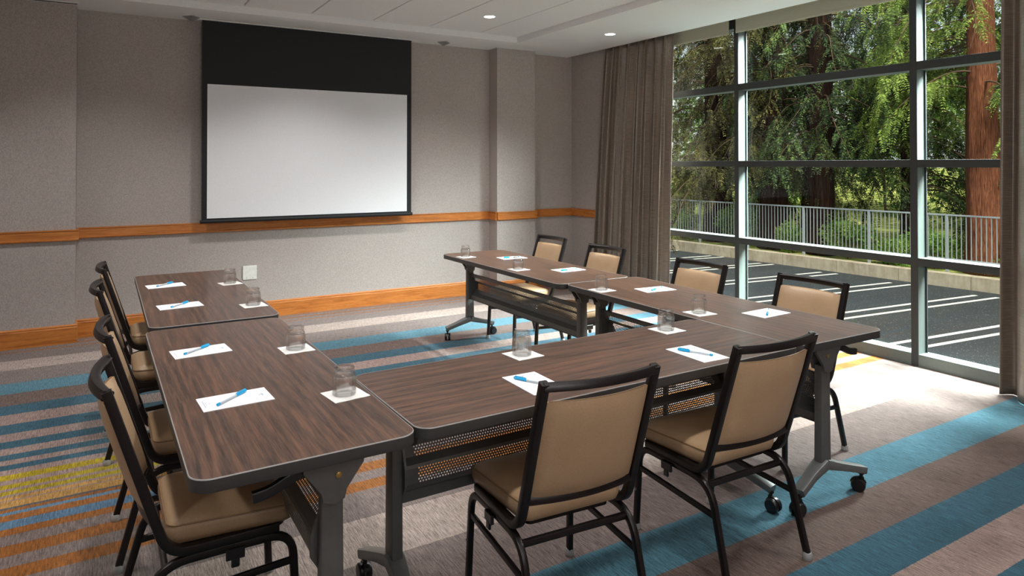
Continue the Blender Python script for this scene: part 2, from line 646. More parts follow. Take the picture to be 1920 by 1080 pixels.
# pilasters
PIL = [(-.72, -.184, 6.902), (4.012, 4.545, 6.89)]
for x0, x1, y0 in PIL:
    b = nb(); box(b, x0, x1, y0, YB, 0, ZS if x0 > 0 else ZS); struct('pillar', b, M['wall'])


def trim_run(nm, x0, x1, y, mat, prof, axis='x', z=0, sgn=-1):
    """extrude a wall-trim profile (depth, height) along x (wall facing -y) or along y (wall facing -x)"""
    b = nb()
    loop0, loop1 = [], []
    for d, h in prof:
        if axis == 'x':
            loop0.append((x0, y - d, z + h)); loop1.append((x1, y - d, z + h))
        elif axis == 'y-':
            loop0.append((y - d, x0, z + h)); loop1.append((y - d, x1, z + h))
        else:
            loop0.append((y + d, x0, z + h)); loop1.append((y + d, x1, z + h))
    loft(b, [loop0, loop1])
    return struct(nm, b, mat)


RAIL = [(0, 0), (.018, 0), (.024, .006), (.024, .016), (.017, .02), (.017, .082), (.021, .086), (.021, .096), (0, .096)]
BASE = [(0, 0), (.018, 0), (.018, .132), (.014, .138), (.014, .15), (.008, .16), (0, .16)]
for pr, z, kind in ((RAIL, .875, 'trim'), (BASE, 0, 'base')):
    n = 1
    runs = [('x', XL, -.72, YB), ('x', -.184, 4.012, YB), ('x', 4.545, XR, YB)]
    for x0, x1, y0 in PIL:
        runs.append(('x', x0 - pr[2][0] * .0, x1 + pr[2][0], y0))
        runs.append(('y+', y0, YB, x1))
        runs.append(('y-', y0, YB, x0))
    runs.append(('y-', 6.2, YB, XR))
    runs.append(('y+', YF, YB, XL))
    for ax, a, c, yy in runs:
        mat = M['oak_x'] if ax == 'x' else M['oak_y']
        nm = ('trim_%d' % n) if kind == 'trim' else ('baseboard_' + ('back' if ax == 'x' else 'right' if yy == XR else 'left' if yy == XL else 'pillar'))
        trim_run(nm, a, c, yy, mat, pr, ax, z)
        n += 1
# linear slot diffuser by the left pilaster
sd = empty('slot_diffuser', (-.55, 6.83, ZS)); tag(sd, 'narrow black and white linear air slot in the ceiling above the left pillar', 'air vent')
b = nb(); box(b, -1.0, .38, -.045, .045, -.004, 0); obj('frame', b, M['trimwhite'], sd)
b = nb(); box(b, -1.0, .37, -.012, .012, -.006, -.004); obj('slot', b, M['black_gap'], sd)

# ------------------------------------------------------------------ window wall
win = empty('window_1', (XW, 0, 0)); win['kind'] = 'structure'
D = .132
for y0, y1 in ((6.19, 6.243), (4.504, 4.552), (2.83, 2.883), (1.145, 1.195), (.95, .99)):
    b = nb()
    box(b, .006, D, y0, y1, .0, 2.985, .001, 1)
    box(b, 0, .0065, y0, y1, .0, 2.985, .001, 1, 2)
    box(b, D - .03, D - .018, y0 - .012, y1 + .012, .08, 2.9, 0, 1, 1)
    obj('mullion', b, [M['alu'], M['gasket'], M['aludark']], win)
ys = [(.99, 1.145), (1.195, 2.83), (2.883, 4.504), (4.552, 6.19)]
for y0, y1 in ys:
    for z0, z1, nm in ((0, .093, 'sill'), (.763, .821, 'transom'), (1.508, 1.566, 'transom'), (2.25, 2.314, 'transom'), (2.86, 2.985, 'head')):
        b = nb(); box(b, .007, D - .001, y0, y1, z0, z1, .001, 1)
        box(b, .001, .0075, y0, y1, z0, z1, .001, 1, 0 if nm == 'sill' else 1)
        obj(nm, b, [M['alu'], M['aludark']], win)
    for z0, z1 in ((.093, .763), (.821, 1.508), (1.566, 2.25), (2.314, 2.86)):
        b = nb(); box(b, D - .027, D - .021, y0, y1, z0, z1)
        obj('glass_pane', b, M['pane'], win)

# roller blinds in the pocket
for k, (y0, y1, w) in enumerate(((4.572, 6.16, 'behind the left curtain side, above the leftmost window bay'), (2.9, 4.49, 'above the wide middle window bay'), (1.2, 2.81, 'above the right window bay beside the tree trunk'))):
    r = empty('roller_blind', (5.285, (y0 + y1) / 2, 2.8))
    tag(r, 'rolled-up beige roller blind ' + w, 'blind', 'roller blinds along the window head')
    hl = (y1 - y0) / 2
    dz = .0 if k < 2 else .06
    b = nb(); box(b, 0, .002, -hl, hl, .012 + dz, .2); obj('fabric', b, M['blind'], r)
    b = nb(); box(b, -.005, .007, -hl, hl, dz, .024 + dz, .004, 2); obj('hem_bar', b, M['blind'], r)
    b = nb(); lathe(b, [(.022, -hl), (.022, hl)], 14, (.022, 0, .175), 'y'); obj('roller_tube', b, M['alu'], r, 40)


# ------------------------------------------------------------------ curtains
def curtain(name, pts_top, pts_bot, zt, zb, label, seedv, nz=46):
    b = nb()
    uvl = b.loops.layers.uv.new('UVMap')
    n = len(pts_top)
    L = [0]
    for i in range(1, n):
        L.append(L[-1] + (Vector(pts_bot[i]) - Vector(pts_bot[i - 1])).length)
    rows = []
    for j in range(nz + 1):
        t = j / nz
        tt = t ** .8
        z = zt + (zb - zt) * t
        row = []
        for i in range(n):
            p = Vector(pts_top[i]) * (1 - tt) + Vector(pts_bot[i]) * tt
            wob = .006 * math.sin(i * .37 + t * 5 + seedv) * t
            row.append(b.verts.new((p.x + wob, p.y + wob * .6, z)))
        rows.append(row)
    for j in range(nz):
        for i in range(n - 1):
            f = b.faces.new((rows[j][i], rows[j][i + 1], rows[j + 1][i + 1], rows[j + 1][i]))
            for lp, (ii, jj) in zip(f.loops, ((i, j), (i + 1, j), (i + 1, j + 1), (i, j + 1))):
                lp[uvl].uv = (L[ii], (1 - jj / nz) * (zt - zb))
    o = obj(name, b, M['curtain'], None, 180)
    md = o.modifiers.new('thickness', 'SOLIDIFY'); md.thickness = .003
    tag(o, label, 'curtain', 'taupe window curtains')
    return o


def foldline(y0, y1, x, ncyc, amp, n, seedv, irr=.35, flat=0.0):
    rnd = random.Random(seedv)
    ph = [rnd.uniform(-1, 1) for _ in range(ncyc + 3)]
    am = [rnd.uniform(.55, 1.25) for _ in range(ncyc + 3)]
    out = []
    for i in range(n):
        s = i / (n - 1)
        c = s * ncyc
        k = int(c)
        f = c - k
        f = f * f * (3 - 2 * f)
        a = am[k] * (1 - f) + am[k + 1] * f
        q = ph[k] * (1 - f) + ph[k + 1] * f
        dx = amp * a * (math.sin(2 * PI * c + q * irr * 2) + .35 * math.sin(4 * PI * c + q * 3))
        dy = amp * .35 * math.sin(4 * PI * c + q)
        if flat and s < flat:
            w = (s / flat) ** 1.5
            dx *= w; dy *= w
        out.append((x + dx, y0 + (y1 - y0) * s + dy))
    return [(px, py, 0) for px, py in out]


NP = 190
curtain('window_curtain', foldline(5.235, 6.33, 5.215, 8, .05, NP, 3, .4, .16), foldline(5.27, 6.5, 5.165, 8, .085, NP, 3, .5, .12), 2.93, .004,
        'taupe silky full-length curtain gathered at the back corner end of the window', 1.0)
curtain('window_curtain', foldline(2.2, 1.05, 5.2, 5, .06, NP, 11, .4, .05), foldline(2.215, 1.05, 5.15, 5, .075, NP, 11, .5, .05), 2.93, .004,
        'taupe silky full-length curtain cut off by the right edge, right of the redwood trunk', 2.0)

# ------------------------------------------------------------------ projection screen
sc = empty('projection_screen', (1.89, 6.965, .975)); tag(sc, 'large white pull-down projection screen with black border hanging on the back wall', 'projection screen')
hw = 1.0675
zt, w0, w1, z0, z1 = ZS - .975 + .02, -1.02, 1.016, .042, 1.321
b = nb()
for x0, x1, a, c in ((-hw, hw, z1, zt), (-hw, w0, z0, z1), (w1, hw, z0, z1), (-hw, hw, .012, z0)):
    box(b, x0, x1, 0, .004, a, c)
obj('black_border', b, M['screenblack'], sc)
b = nb(); box(b, w0, w1, .0005, .0035, z0, z1); obj('viewing_surface', b, M['white'], sc)
b = nb(); lathe(b, [(.014, -hw - .012), (.017, -hw - .01), (.017, hw + .01), (.014, hw + .012)], 16, (0, .002, .012), 'x'); obj('weight_bar', b, M['screenblack'], sc, 40)
b = nb(); box(b, -hw - .1, hw + .085, -.03, .04, zt - .026, zt - .02); obj('ceiling_slot', b, M['trimwhite'], sc)
# small grey wedge fittings on the soffit
for x, w in ((.72, 'left of the projection screen'), (3.32, 'right of the projection screen')):
    b = nb(); lathe(b, [(.075, 0), (.075, -.006), (.014, -.036), (.004, -.038)], 4, (0, 0, 0))
    o = obj('ceiling_sprinkler', b, M['greyfit']); o.location = (x, 6.9, ZS + .001)
    tag(o, 'small grey pointed ceiling fitting ' + w, 'sprinkler', 'ceiling fittings beside the screen')
# wall plate
wp = empty('wall_plate', (1.28, YB, .457)); tag(wp, 'square white blank wall plate low on the back wall beside the left tables', 'wall plate')
b = nb(); box(b, -.067, .067, -.008, 0, -.069, .069, .004, 2); obj('plate', b, M['plate'], wp)
for x in (-.03, .03):
    b = nb(); lathe(b, [(.004, -.0095), (.004, -.007)], 10, (x, 0, -.05), 'y'); obj('screw', b, M['greyfit'], wp)
for x, y, z, w in ((3.252, 5.73, ZP, 'in the raised ceiling panels, left one of the two'), (4.624, 5.57, ZS, 'in the ceiling border near the curtain, right of two')):
    t = empty('ceiling_light', (x, y, z)); tag(t, 'small lit recessed downlight ' + w, 'ceiling light', 'recessed downlights')
    b = nb(); lathe(b, [(.05, -.001), (.056, -.005), (.066, -.004), (.068, 0)], 32); obj('trim_ring', b, M['trimwhite'], t, 40)
    b = nb(); lathe(b, [(.052, -.0035), (.052, -.002)], 32); obj('lens', b, M['lens'], t)


# ------------------------------------------------------------------ tables
def make_table(L, name='folding_table', TH=.749):
    W = .61
    root = empty(name)
    o = rrect(W, L, .055, 8)
    b = nb(); prism(b, rrect(W - .0055, L - .0055, .0523, 8), TH - .032, TH); top = obj('tabletop', b, M['walnut'], root)
    b = nb()
    n = len(o)
    inn = rrect(W - .006, L - .006, .052, 8)
    mid = rrect(W - .0022, L - .0022, .054, 8)
    loft(b, [[(x, y, TH - .034) for x, y in inn], [(x, y, TH - .035) for x, y in mid], [(x, y, TH - .032) for x, y in o], [(x, y, TH - .0022) for x, y in o]], 0, False, False)
    loft(b, [[(x, y, TH - .0022) for x, y in o], [(x, y, TH + .0003) for x, y in mid], [(x, y, TH + .0003) for x, y in inn]], 1, False, False)
    obj('edge_band', b, [M['edge'], M['edge_glint']], top, 60)
    OX = .065
    INS = .072
    for s in (-1, 1):
        yp = s * (L / 2 - INS)
        b = nb()
        loft(b, [[(OX + x * k, yp + y, z) for x, y in rectprof(.064, .04, .006, 2)] for z, k in ((.165, 1.12), (.30, 1.05), (.62, .95))])
        leg = obj('leg', b, M['legmetal'], root, 40)
        b = nb()
        ol = [(-.085, .714), (.085, .714), (.085, .69), (.036, .625), (.03, .60), (.0, .588), (-.03, .60), (-.036, .625), (-.085, .69)]
        loft(b, [[(OX + x, yp + s * .022, z) for x, z in ol], [(OX + x, yp + s * .034, z) for x, z in ol]])
        loft(b, [[(OX + x, yp - s * .034, z) for x, z in ol], [(OX + x, yp - s * .022, z) for x, z in ol]])
        obj('bracket', b, M['legmetal'], leg, 30)
        b = nb(); lathe(b, [(.009, 0), (.009, s * .004), (.004, s * .006)], 14, (OX + .012, yp + s * .034, .668), 'y'); obj('bolt', b, M['brass'], leg, 40)
        b = nb()
        for q in (-1, 1):
            pts = [(OX + q * .0, yp + s * .0, .175), (OX + q * .07, yp + s * .006, .152), (OX - .02 + q * .232, yp + s * .032, .102)]
            pts = fillet(pts, .05, 3)
            nn = len(pts)
            sweep(b, pts, rectprof(.062, .040, .007, 2), (0, 1, 0), scale=[1.1 - .3 * i / (nn - 1) for i in range(nn)])
        obj('foot', b, M['legalu'], leg, 35)
        for q in (-1, 1):
            cx, cy = OX - .02 + q * .222, yp + s * .03
            cs = empty('caster', (cx, cy, 0)); cs.parent = root
            cs.rotation_euler = (0, 0, .5 * q + s)
            b = nb(); lathe(b, [(.008, .06), (.008, .095)], 12); lathe(b, [(.014, .083), (.014, .09)], 14); obj('stem', b, M['black'], cs, 40)
            b = nb()
            for w in (-1, 1):
                lathe(b, [(.012, w * .024), (.027, w * .024), (.031, w * .02), (.032, w * .012), (.031, w * .006), (.02, w * .005)], 22, (0, -.012, .032), 'x')
            obj('wheel', b, M['black'], cs, 45)
            b = nb()
            ring0, ring1 = [], []
            hp = [(-.012 + .036 * math.cos(a), .032 + .036 * math.sin(a)) for a in [R(20 + 150 * k / 10) for k in range(11)]]
            hq = [(-.012 + .031 * math.cos(a), .033 + .031 * math.sin(a)) for a in [R(170 - 150 * k / 10) for k in range(11)]]
            loft(b, [[(-.006, y, z) for y, z in hp + hq], [(.006, y, z) for y, z in hp + hq]])
            box(b, -.006, .006, -.014, .012, .05, .07, .002, 1)
            obj('hood', b, M['black'], cs, 40)
    # modesty panel / cable trough
    b = nb()
    uvl = b.loops.layers.uv.new('UVMap')
    y0, y1 = -L / 2 + INS + .02, L / 2 - INS - .02
    prof = [(.006, .575), (0, .578), (0, .548), (-.018, .516), (-.042, .498), (-.047, .488), (-.047, .436), (-.03, .41), (0, .39), (.004, .388), (.004, .352), (.012, .350)]
    v = 0
    for k in range(len(prof) - 1):
        (a, za), (c, zc) = prof[k], prof[k + 1]
        ln = math.hypot(c - a, zc - za)
        segs = [(y0, y1, 0)]
        if k in (2, 5):
            segs = [(y0, y0 + .05, 0), (y0 + .05, y1 - .05, 1), (y1 - .05, y1, 0)]
        for ya, yc, mi in segs:
            f = b.faces.new([b.verts.new((OX + a, ya, za)), b.verts.new((OX + a, yc, za)), b.verts.new((OX + c, yc, zc)), b.verts.new((OX + c, ya, zc))])
            f.material_index = mi
            for lp, q in zip(f.loops, ((ya, v), (yc, v), (yc, v + ln), (ya, v + ln))):
                lp[uvl].uv = q
        v += ln
    bmesh.ops.remove_doubles(b, verts=b.verts, dist=.0005)
    obj('modesty_panel', b, [M['legmetal'], M['perf']], root)
    # end gussets that hold the panel to the posts
    for s in (-1, 1):
        yp = s * (L / 2 - INS - .022)
        b = nb()
        ol = [(-.02, .578), (.014, .578), (.014, .350), (-.004, .350), (-.052, .43), (-.052, .49)]
        loft(b, [[(OX + x, yp - .004, z) for x, z in ol], [(OX + x, yp + .004, z) for x, z in ol]])
        obj('panel_end', b, M['legmetal'], root)
    # flip levers
    for s in (-1, 1):
        yp = s * (L / 2 - INS)
        b = nb()
        pts = fillet([(OX - .07, yp + s * .012, .69), (OX - .11, yp + s * .02, .688), (OX - .17, yp + s * .02, .66), (OX - .215, yp + s * .02, .655)], .03, 3)
        sweep(b, pts, rectprof(.022, .03, .006, 2), (0, 1, 0))
        obj('flip_lever', b, M['black'], root, 40)
    # stops under the top
    for s in (-1, 1):
        b = nb(); box(b, -.25, -.2, s * (L / 2 - .045) - .015, s * (L / 2 - .045) + .015, TH - .046, TH - .033, .003, 1)
        obj('stop', b, M['black'], root)
    return root


TH = .749
TG = 'walnut flip-top tables in a U'
tA = make_table(1.757)
tabs = {
    'T1': (tA, .509, 4.511, -.003, 'dark walnut laminate table on the left, by the back wall'),
    'T2': (None, .492, 2.7, .006, 'dark walnut laminate table on the left, nearest the camera'),
    'T4': (None, 2.875, 4.495, PI + .003, 'dark walnut laminate table on the right, by the back wall corner'),
    'T5': (None, 2.909, 2.7325, PI - .012, 'dark walnut laminate table on the right, its near end overhanging the front'),
}
T = {}
for k, (o, x, y, rz, lab) in tabs.items():
    o = o or copy_tree(tA)
    o.location = (x, y, 0)
    o.rotation_euler = (0, 0, rz)
    tag(o, lab, 'table', TG)
    T[k] = o
t3 = make_table(1.79)
t3.location = (1.70, 2.155, 0)
t3.rotation_euler = (0, 0, PI / 2 + .012)
tag(t3, 'dark walnut laminate table across the front, between the left and right rows', 'table', TG)


# ------------------------------------------------------------------ chairs
def make_chair():
    root = empty('banquet_chair')
    X = .205

    def yb(z):
        return -.168 - .117 * (z - .5) / .373
    # legs: each an arched tube with a clear glide
    lp = rectprof(.022, .026, .006, 2)
    for s in (-1, 1):
        for fr in (1, -1):
            b = nb()
            if fr == 1:
                pts = fillet([(s * .216, .247, .022), (s * .208, .232, .352), (s * X, .02, .352)], [0, .075, 0], 7)
            else:
                pts = fillet([(s * .216, -.247, .022), (s * .208, -.158, .352), (s * X, .022, .352)], [0, .095, 0], 7)
            sweep(b, pts, lp, (1, 0, 0))
            leg = obj('leg', b, M['frame'], root, 40)
            p0 = Vector(pts[0])
            b = nb(); lathe(b, [(.017, 0), (.0185, .004), (.0185, .02), (.015, .028)], 14, (p0.x, p0.y + fr * .002, 0)); obj('foot_glide', b, M['glide'], leg, 40)
            if fr == 1:
                b = nb(); lathe(b, [(.006, 0), (.006, s * .003), (.003, s * .005)], 10, (s * .2245, .241, .17), 'x'); obj('bolt', b, M['steel'], leg, 40)
        b = nb(); sweep(b, [(s * .21, .236, .262), (s * .21, -.187, .24)], rectprof(.014, .022, .004, 2), (1, 0, 0)); obj('stretcher', b, M['frame'], root, 40)
    b = nb(); sweep(b, [(-X, -.135, .335), (X, -.135, .335)], rectprof(.022, .018, .004, 2), (0, 0, 1)); obj('crossbar', b, M['frame'], root, 40)
    b = nb(); sweep(b, [(-X, .18, .345), (X, .18, .345)], rectprof(.022, .018, .004, 2), (0, 0, 1)); obj('crossbar', b, M['frame'], root, 40)
    # back frame: two posts curving under the seat, bowed top and lower rails
    b = nb()
    for s in (-1, 1):
        pts = fillet([(s * X, yb(.884), .884), (s * X, yb(.5), .5), (s * X, -.128, .378), (s * X, .19, .378)], [0, .12, .085, 0], 8)
        sweep(b, pts, rectprof(.028, .028, .004, 2), (1, 0, 0))

    def bow(z, amp, n=14, xx=.205):
        return [(-xx + 2 * xx * k / n, yb(z) - amp * (1 - (2 * k / n - 1) ** 2), z) for k in range(n + 1)]
    sweep(b, bow(.870, .034), rectprof(.029, .030, .004, 2), (0, .3, 1))
    sweep(b, bow(.482, .03), rectprof(.028, .018, .004, 2), (0, .3, 1))
    obj('back_frame', b, M['frame'], root, 40)
    # back pad
    b = nb()
    nu, nv = 18, 16
    z0, z1 = .492, .819
    fr, bk = [], []
    for j in range(nv + 1):
        v = -1 + 2 * j / nv
        rf, rb = [], []
        for i in range(nu + 1):
            u = -1 + 2 * i / nu
            z = (z0 + z1) / 2 + v * (z1 - z0) / 2
            th = .007 + .019 * max(0, (1 - abs(u) ** 5)) ** .6 * max(0, (1 - abs(v) ** 5)) ** .6
            yc = yb(z) - .032 * (1 - u * u) - .001
            x = u * .1885 * (1 - .012 * max(0, abs(v) - .8) / .2)
            rf.append(b.verts.new((x, yc + th, z)))
            rb.append(b.verts.new((x, yc - th * .75, z)))
        fr.append(rf); bk.append(rb)
    for j in range(nv):
        for i in range(nu):
            b.faces.new((fr[j][i], fr[j + 1][i], fr[j + 1][i + 1], fr[j][i + 1]))
            b.faces.new((bk[j][i], bk[j][i + 1], bk[j + 1][i + 1], bk[j + 1][i]))
    for i in range(nu):
        b.faces.new((fr[0][i], fr[0][i + 1], bk[0][i + 1], bk[0][i]))
        b.faces.new((fr[nv][i + 1], fr[nv][i], bk[nv][i], bk[nv][i + 1]))
    for j in range(nv):
        b.faces.new((fr[j + 1][0], fr[j][0], bk[j][0], bk[j + 1][0]))
        b.faces.new((fr[j][nu], fr[j + 1][nu], bk[j + 1][nu], bk[j][nu]))
    pad = obj('backrest', b, M['vinyl'], root, 50)
    b = nb()
    pts = [(-.18 + .36 * k / 14, yb(.816) - .032 * (1 - (2 * k / 14 - 1) ** 2) - .004, .819) for k in range(15)]
    sweep(b, pts, circ(.003, 8), (0, 0, 1)); obj('piping', b, M['piping'], pad, 60)
    # seat: rounded trapezoid cushion with a crown and a waterfall front

    def outline(inset, n=7):
        out = []
        cs = [((.215, .250), .05, 0), ((-.215, .250), .05, 90), ((-.190, -.128), .035, 180), ((.190, -.128), .035, 270)]
        for (cx, cy), r, a0 in cs:
            sx, sy = (1 if cx > 0 else -1), (1 if cy > 0 else -1)
            r2 = max(.008, r - inset * .4)
            px, py = cx - sx * (inset + r2), cy - sy * (inset + r2)
            for k in range(n + 1):
                a = R(a0 + 90 * k / n)
                out.append((px + r2 * math.cos(a), py + r2 * math.sin(a)))
        return out

    def drop(y):
        return .016 * max(0, (y - .10) / .15) ** 2
    b = nb()
    rings = []
    for z, ins in ((.389, .03), (.389, .012), (.393, .003), (.41, -.003), (.432, -.004), (.447, 0), (.4565, .008), (.4625, .022), (.468, .05), (.4715, .09), (.473, .14)):
        rings.append([(x, y, z - (drop(y) if z > .44 else 0)) for x, y in outline(ins)])
    loft(b, rings)
    seat = obj('seat', b, M['vinyl'], root, 60)
    b = nb(); sweep(b, [(x, y, .4485 - drop(y)) for x, y in outline(-.0005)], circ(.0028, 8), (0, 0, 1), closed=True); obj('piping', b, M['piping'], seat, 60)
    # seat pan and ganging brackets
    b = nb(); prism(b, outline(.03), .366, .389); obj('seat_pan', b, M['frame'], root)
    for s in (-1, 1):
        b = nb(); box(b, s * .222 - .006, s * .222 + .006, .03, .085, .32, .352, .002, 1); box(b, s * .224 - .005, s * .224 + .005, .045, .07, .296, .325, .003, 1)
        obj('ganging_bracket', b, M['black'], root)
    return root


CH = 'tan vinyl chairs around the tables'
ch = make_chair()
chairs = [
    (1.357, 1.937, -.075, 'tan vinyl banquet chair seen from behind at the near table, left one of its two'),
    (2.158, 1.930, -.025, 'tan vinyl banquet chair seen from behind at the near table, right one of its two'),
    (.305, 2.44, -PI / 2, 'tan vinyl banquet chair on the left side, nearest the camera, whole seat in view'),
    (.313, 3.15, -PI / 2, 'tan vinyl banquet chair on the left side, second from the camera'),
    (.284, 4.225, -PI / 2, 'tan vinyl banquet chair on the left side, third from the camera'),
    (.307, 5.03, -PI / 2, 'tan vinyl banquet chair on the left side, farthest from the camera by the back wall'),
    (3.194, 2.426, PI / 2, 'tan vinyl banquet chair facing left in front of the window, nearest the camera'),
    (3.155, 3.215, PI / 2, 'tan vinyl banquet chair facing left between the curtain and the first thick mullion'),
    (3.155, 4.19, PI / 2, 'tan vinyl banquet chair facing left in front of the long curtain'),
    (3.20, 5.01, PI / 2, 'tan vinyl banquet chair facing left in the far right corner by the pillar'),
]
for i, (x, y, rz, lab) in enumerate(chairs):
    o = ch if i == 0 else copy_tree(ch)
    o.location = (x, y, 0)
    o.rotation_euler = (0, 0, rz)
    tag(o, lab, 'chair', CH)


# ------------------------------------------------------------------ place settings
def make_pad():
    b = nb()
    box(b, -.07, .07, -.11, .11, 0, .0022)
    for x0, x1, y0, y1 in ((-.012, .012, .083, .089), (-.004, .004, .074, .082), (-.035, .035, -.098, -.0955), (-.02, .02, -.092, -.0905), (-.003, .003, -.083, -.078)):
        box(b, x0, x1, y0, y1, .0022, .00235, mi=1)
    return obj('notepad', b, [M['paper'], M['ink']])


def make_coaster():
    b = nb()
    n = 10
    hs = .0625
    g = [[b.verts.new((-hs + 2 * hs * i / n, -hs + 2 * hs * j / n, .0016 + .0009 * math.sin(i * 1.3) * math.cos(j * 1.1))) for i in range(n + 1)] for j in range(n + 1)]
    for j in range(n):
        for i in range(n):
            b.faces.new((g[j][i], g[j][i + 1], g[j + 1][i + 1], g[j + 1][i]))
    lo = [b.verts.new((x, y, 0)) for x, y in ((-hs, -hs), (hs, -hs), (hs, hs), (-hs, hs))]
    b.faces.new(list(reversed(lo)))
    b.faces.new([lo[0], lo[1]] + [g[0][i] for i in range(n, -1, -1)])
    b.faces.new([lo[1], lo[2]] + [g[j][n] for j in range(n, -1, -1)])
    b.faces.new([lo[2], lo[3]] + [g[n][i] for i in range(0, n + 1)])
    b.faces.new([lo[3], lo[0]] + [g[j][0] for j in range(0, n + 1)])
    ring = [(.034 * math.cos(2 * PI * k / 40), .034 * math.sin(2 * PI * k / 40), .0026) for k in range(40)]
    sweep(b, ring, circ(.0009, 6), (0, 0, 1), closed=True, mi=1)
    ring = [(.025 * math.cos(2 * PI * k / 40), .025 * math.sin(2 * PI * k / 40), .0026) for k in range(40)]
    sweep(b, ring, circ(.0007, 6), (0, 0, 1), closed=True, mi=1)
    return obj('coaster', b, [M['napkin'], M['emboss']], None, 50)


def make_glass():
    # upside-down tumbler: open rim on the coaster, thick base on top
    b = nb()
    outer = [(.0385, .0), (.0395, .004), (.0405, .02), (.0405, .05), (.039, .064), (.0355, .072), (.0335, .075), (.034, .080), (.0345, .089), (.033, .0925), (.026, .0935), (.012, .092)]
    inner = [(.010, .066), (.026, .0655), (.033, .0625), (.0368, .056), (.0382, .046), (.0382, .02), (.0372, .004), (.0368, .0)]
    n = 40
    prof = outer + [(.0005, .0915), (.0005, .066)] + inner
    rings = []
    for r, z in prof:
        rings.append([b.verts.new((r * math.cos(2 * PI * k / n), r * math.sin(2 * PI * k / n), z)) for k in range(n)])
    m = len(rings)
    oi = len(outer)
    for i in range(m):
        if i == oi:      # between the two axis rings: leave as caps
            continue
        for k in range(n):
            b.faces.new((rings[i][k], rings[i][(k + 1) % n], rings[(i + 1) % m][(k + 1) % n], rings[(i + 1) % m][k]))
    b.faces.new(rings[oi])
    b.faces.new(list(reversed(rings[oi + 1])))
    return obj('tumbler', b, M['glass'], None, 35)


def make_pen():
    root = empty('ballpoint_pen')
    b = nb(); lathe(b, [(.0015, -.066), (.003, -.064), (.0042, -.055), (.0042, .03)], 12, (0, 0, 0), 'y'); obj('barrel', b, M['barrel'], root, 40)
    b = nb(); lathe(b, [(.0048, .02), (.0053, .022), (.0053, .068), (.0045, .073), (.002, .074)], 14, (0, 0, 0), 'y'); cap = obj('cap', b, M['cyan'], root, 40)
    b = nb(); box(b, -.0015, .0015, .024, .07, .005, .0075, .0006, 1); obj('clip', b, M['cyan'], cap)
    b = nb(); lathe(b, [(.002, -.076), (.0044, -.075), (.0046, -.064), (.0042, -.063)], 12, (0, 0, 0), 'y'); obj('end_plug', b, M['cyan'], root, 40)
    b = nb(); lathe(b, [(.0008, -.05), (.0008, .02)], 8, (0, 0, .0002), 'y'); obj('ink_tube', b, M['cyan'], root, 40)
    return root


WH = {'T1f': 'on the back left table, nearer the wall', 'T1n': 'on the back left table, farther from the wall',
      'T2f': 'on the near left table, farther from the camera', 'T2n': 'on the near left table, closest to the camera',
      'T3l': 'on the front cross table, left of two', 'T3r': 'on the front cross table, right of two',
      'T4f': 'on the back right table, nearer the wall', 'T4n': 'on the back right table, farther from the wall',
      'T5f': 'on the window-side table, farther from the camera', 'T5n': 'on the window-side table, nearest its overhanging end'}
PADS = {'T1f': (.364, 4.861, 5), 'T1n': (.381, 4.13, 5), 'T2f': (.364, 3.081, 5), 'T2n': (.389, 2.393, 3), 'T3l': (1.335, 2.03, 89), 'T3r': (2.121, 2.005, 88),
        'T4f': (2.963, 4.843, 176), 'T4n': (2.984, 4.076, 182), 'T5f': (2.984, 3.165, 174), 'T5n': (3.01, 2.366, 183)}
COAS = {'T1f': (.736, 4.741, 9), 'T1n': (.734, 3.943, 5), 'T2f': (.716, 2.915, 3), 'T2n': (.718, 2.256, 7), 'T3l': (1.494, 2.356, 4), 'T3r': (2.302, 2.364, 2),
        'T4f': (2.656, 5.085, 6), 'T4n': (2.678, 4.283, 5), 'T5f': (2.684, 3.315, 2), 'T5n': (2.711, 2.543, -2)}
# pen: tail point, cap point
PENS = {'T1f': ((.302, 4.817), (.42, 4.948)), 'T1n': ((.324, 4.071), (.438, 4.207)), 'T2f': ((.289, 3.036), (.414, 3.156)), 'T2n': ((.321, 2.341), (.439, 2.458)),
        'T3l': ((1.361, 1.961), (1.292, 2.109)), 'T3r': ((2.141, 1.936), (2.082, 2.081)), 'T4f': ((3.012, 4.836), (2.897, 4.839)), 'T4n': ((3.025, 4.055), (2.914, 4.048)),
        'T5f': ((3.07, 3.189), (2.91, 3.125)), 'T5n': ((3.075, 2.401), (2.951, 2.314))}
pad0, coa0, gla0, pen0 = make_pad(), make_coaster(), make_glass(), make_pen()
for i, k in enumerate(WH):
    w = WH[k]
    o = pad0 if i == 0 else copy_tree(pad0)
    x, y, a = PADS[k]
    o.location = (x, y, TH + .0005); o.rotation_euler = (0, 0, R(a - 90))
    tag(o, 'white notepad with faint print ' + w, 'notepad', 'white notepads on the tables')
    o = coa0 if i == 0 else copy_tree(coa0)
    x, y, a = COAS[k]
    o.location = (x, y, TH + .0005); o.rotation_euler = (0, 0, R(a))
    tag(o, 'square white coaster under a glass ' + w, 'coaster', 'white paper coasters on the tables')
    o = gla0 if i == 0 else copy_tree(gla0)
    o.location = (x - .002, y + .004, TH + .0035); o.rotation_euler = (0, 0, i * .7)
    tag(o, 'upside-down clear tumbler ' + w, 'glass', 'upside-down tumblers on the tables')
    o = pen0 if i == 0 else copy_tree(pen0)
    (ax, ay), (bx, by) = PENS[k]
    d = Vector((bx - ax, by - ay)).normalized()
    c = Vector((ax + bx, ay + by)) / 2
    o.location = (c.x, c.y, TH + .0085); o.rotation_euler = (0, 0, math.atan2(d.y, d.x) - PI / 2)
    tag(o, 'clear pen with bright blue cap ' + w, 'pen', 'blue-capped pens on the notepads')

# ------------------------------------------------------------------ outside: parking lot, kerb, railing
GZ = -1.403


def cx_at(y):
    return 17.26 - .058 * (y - 12.3)


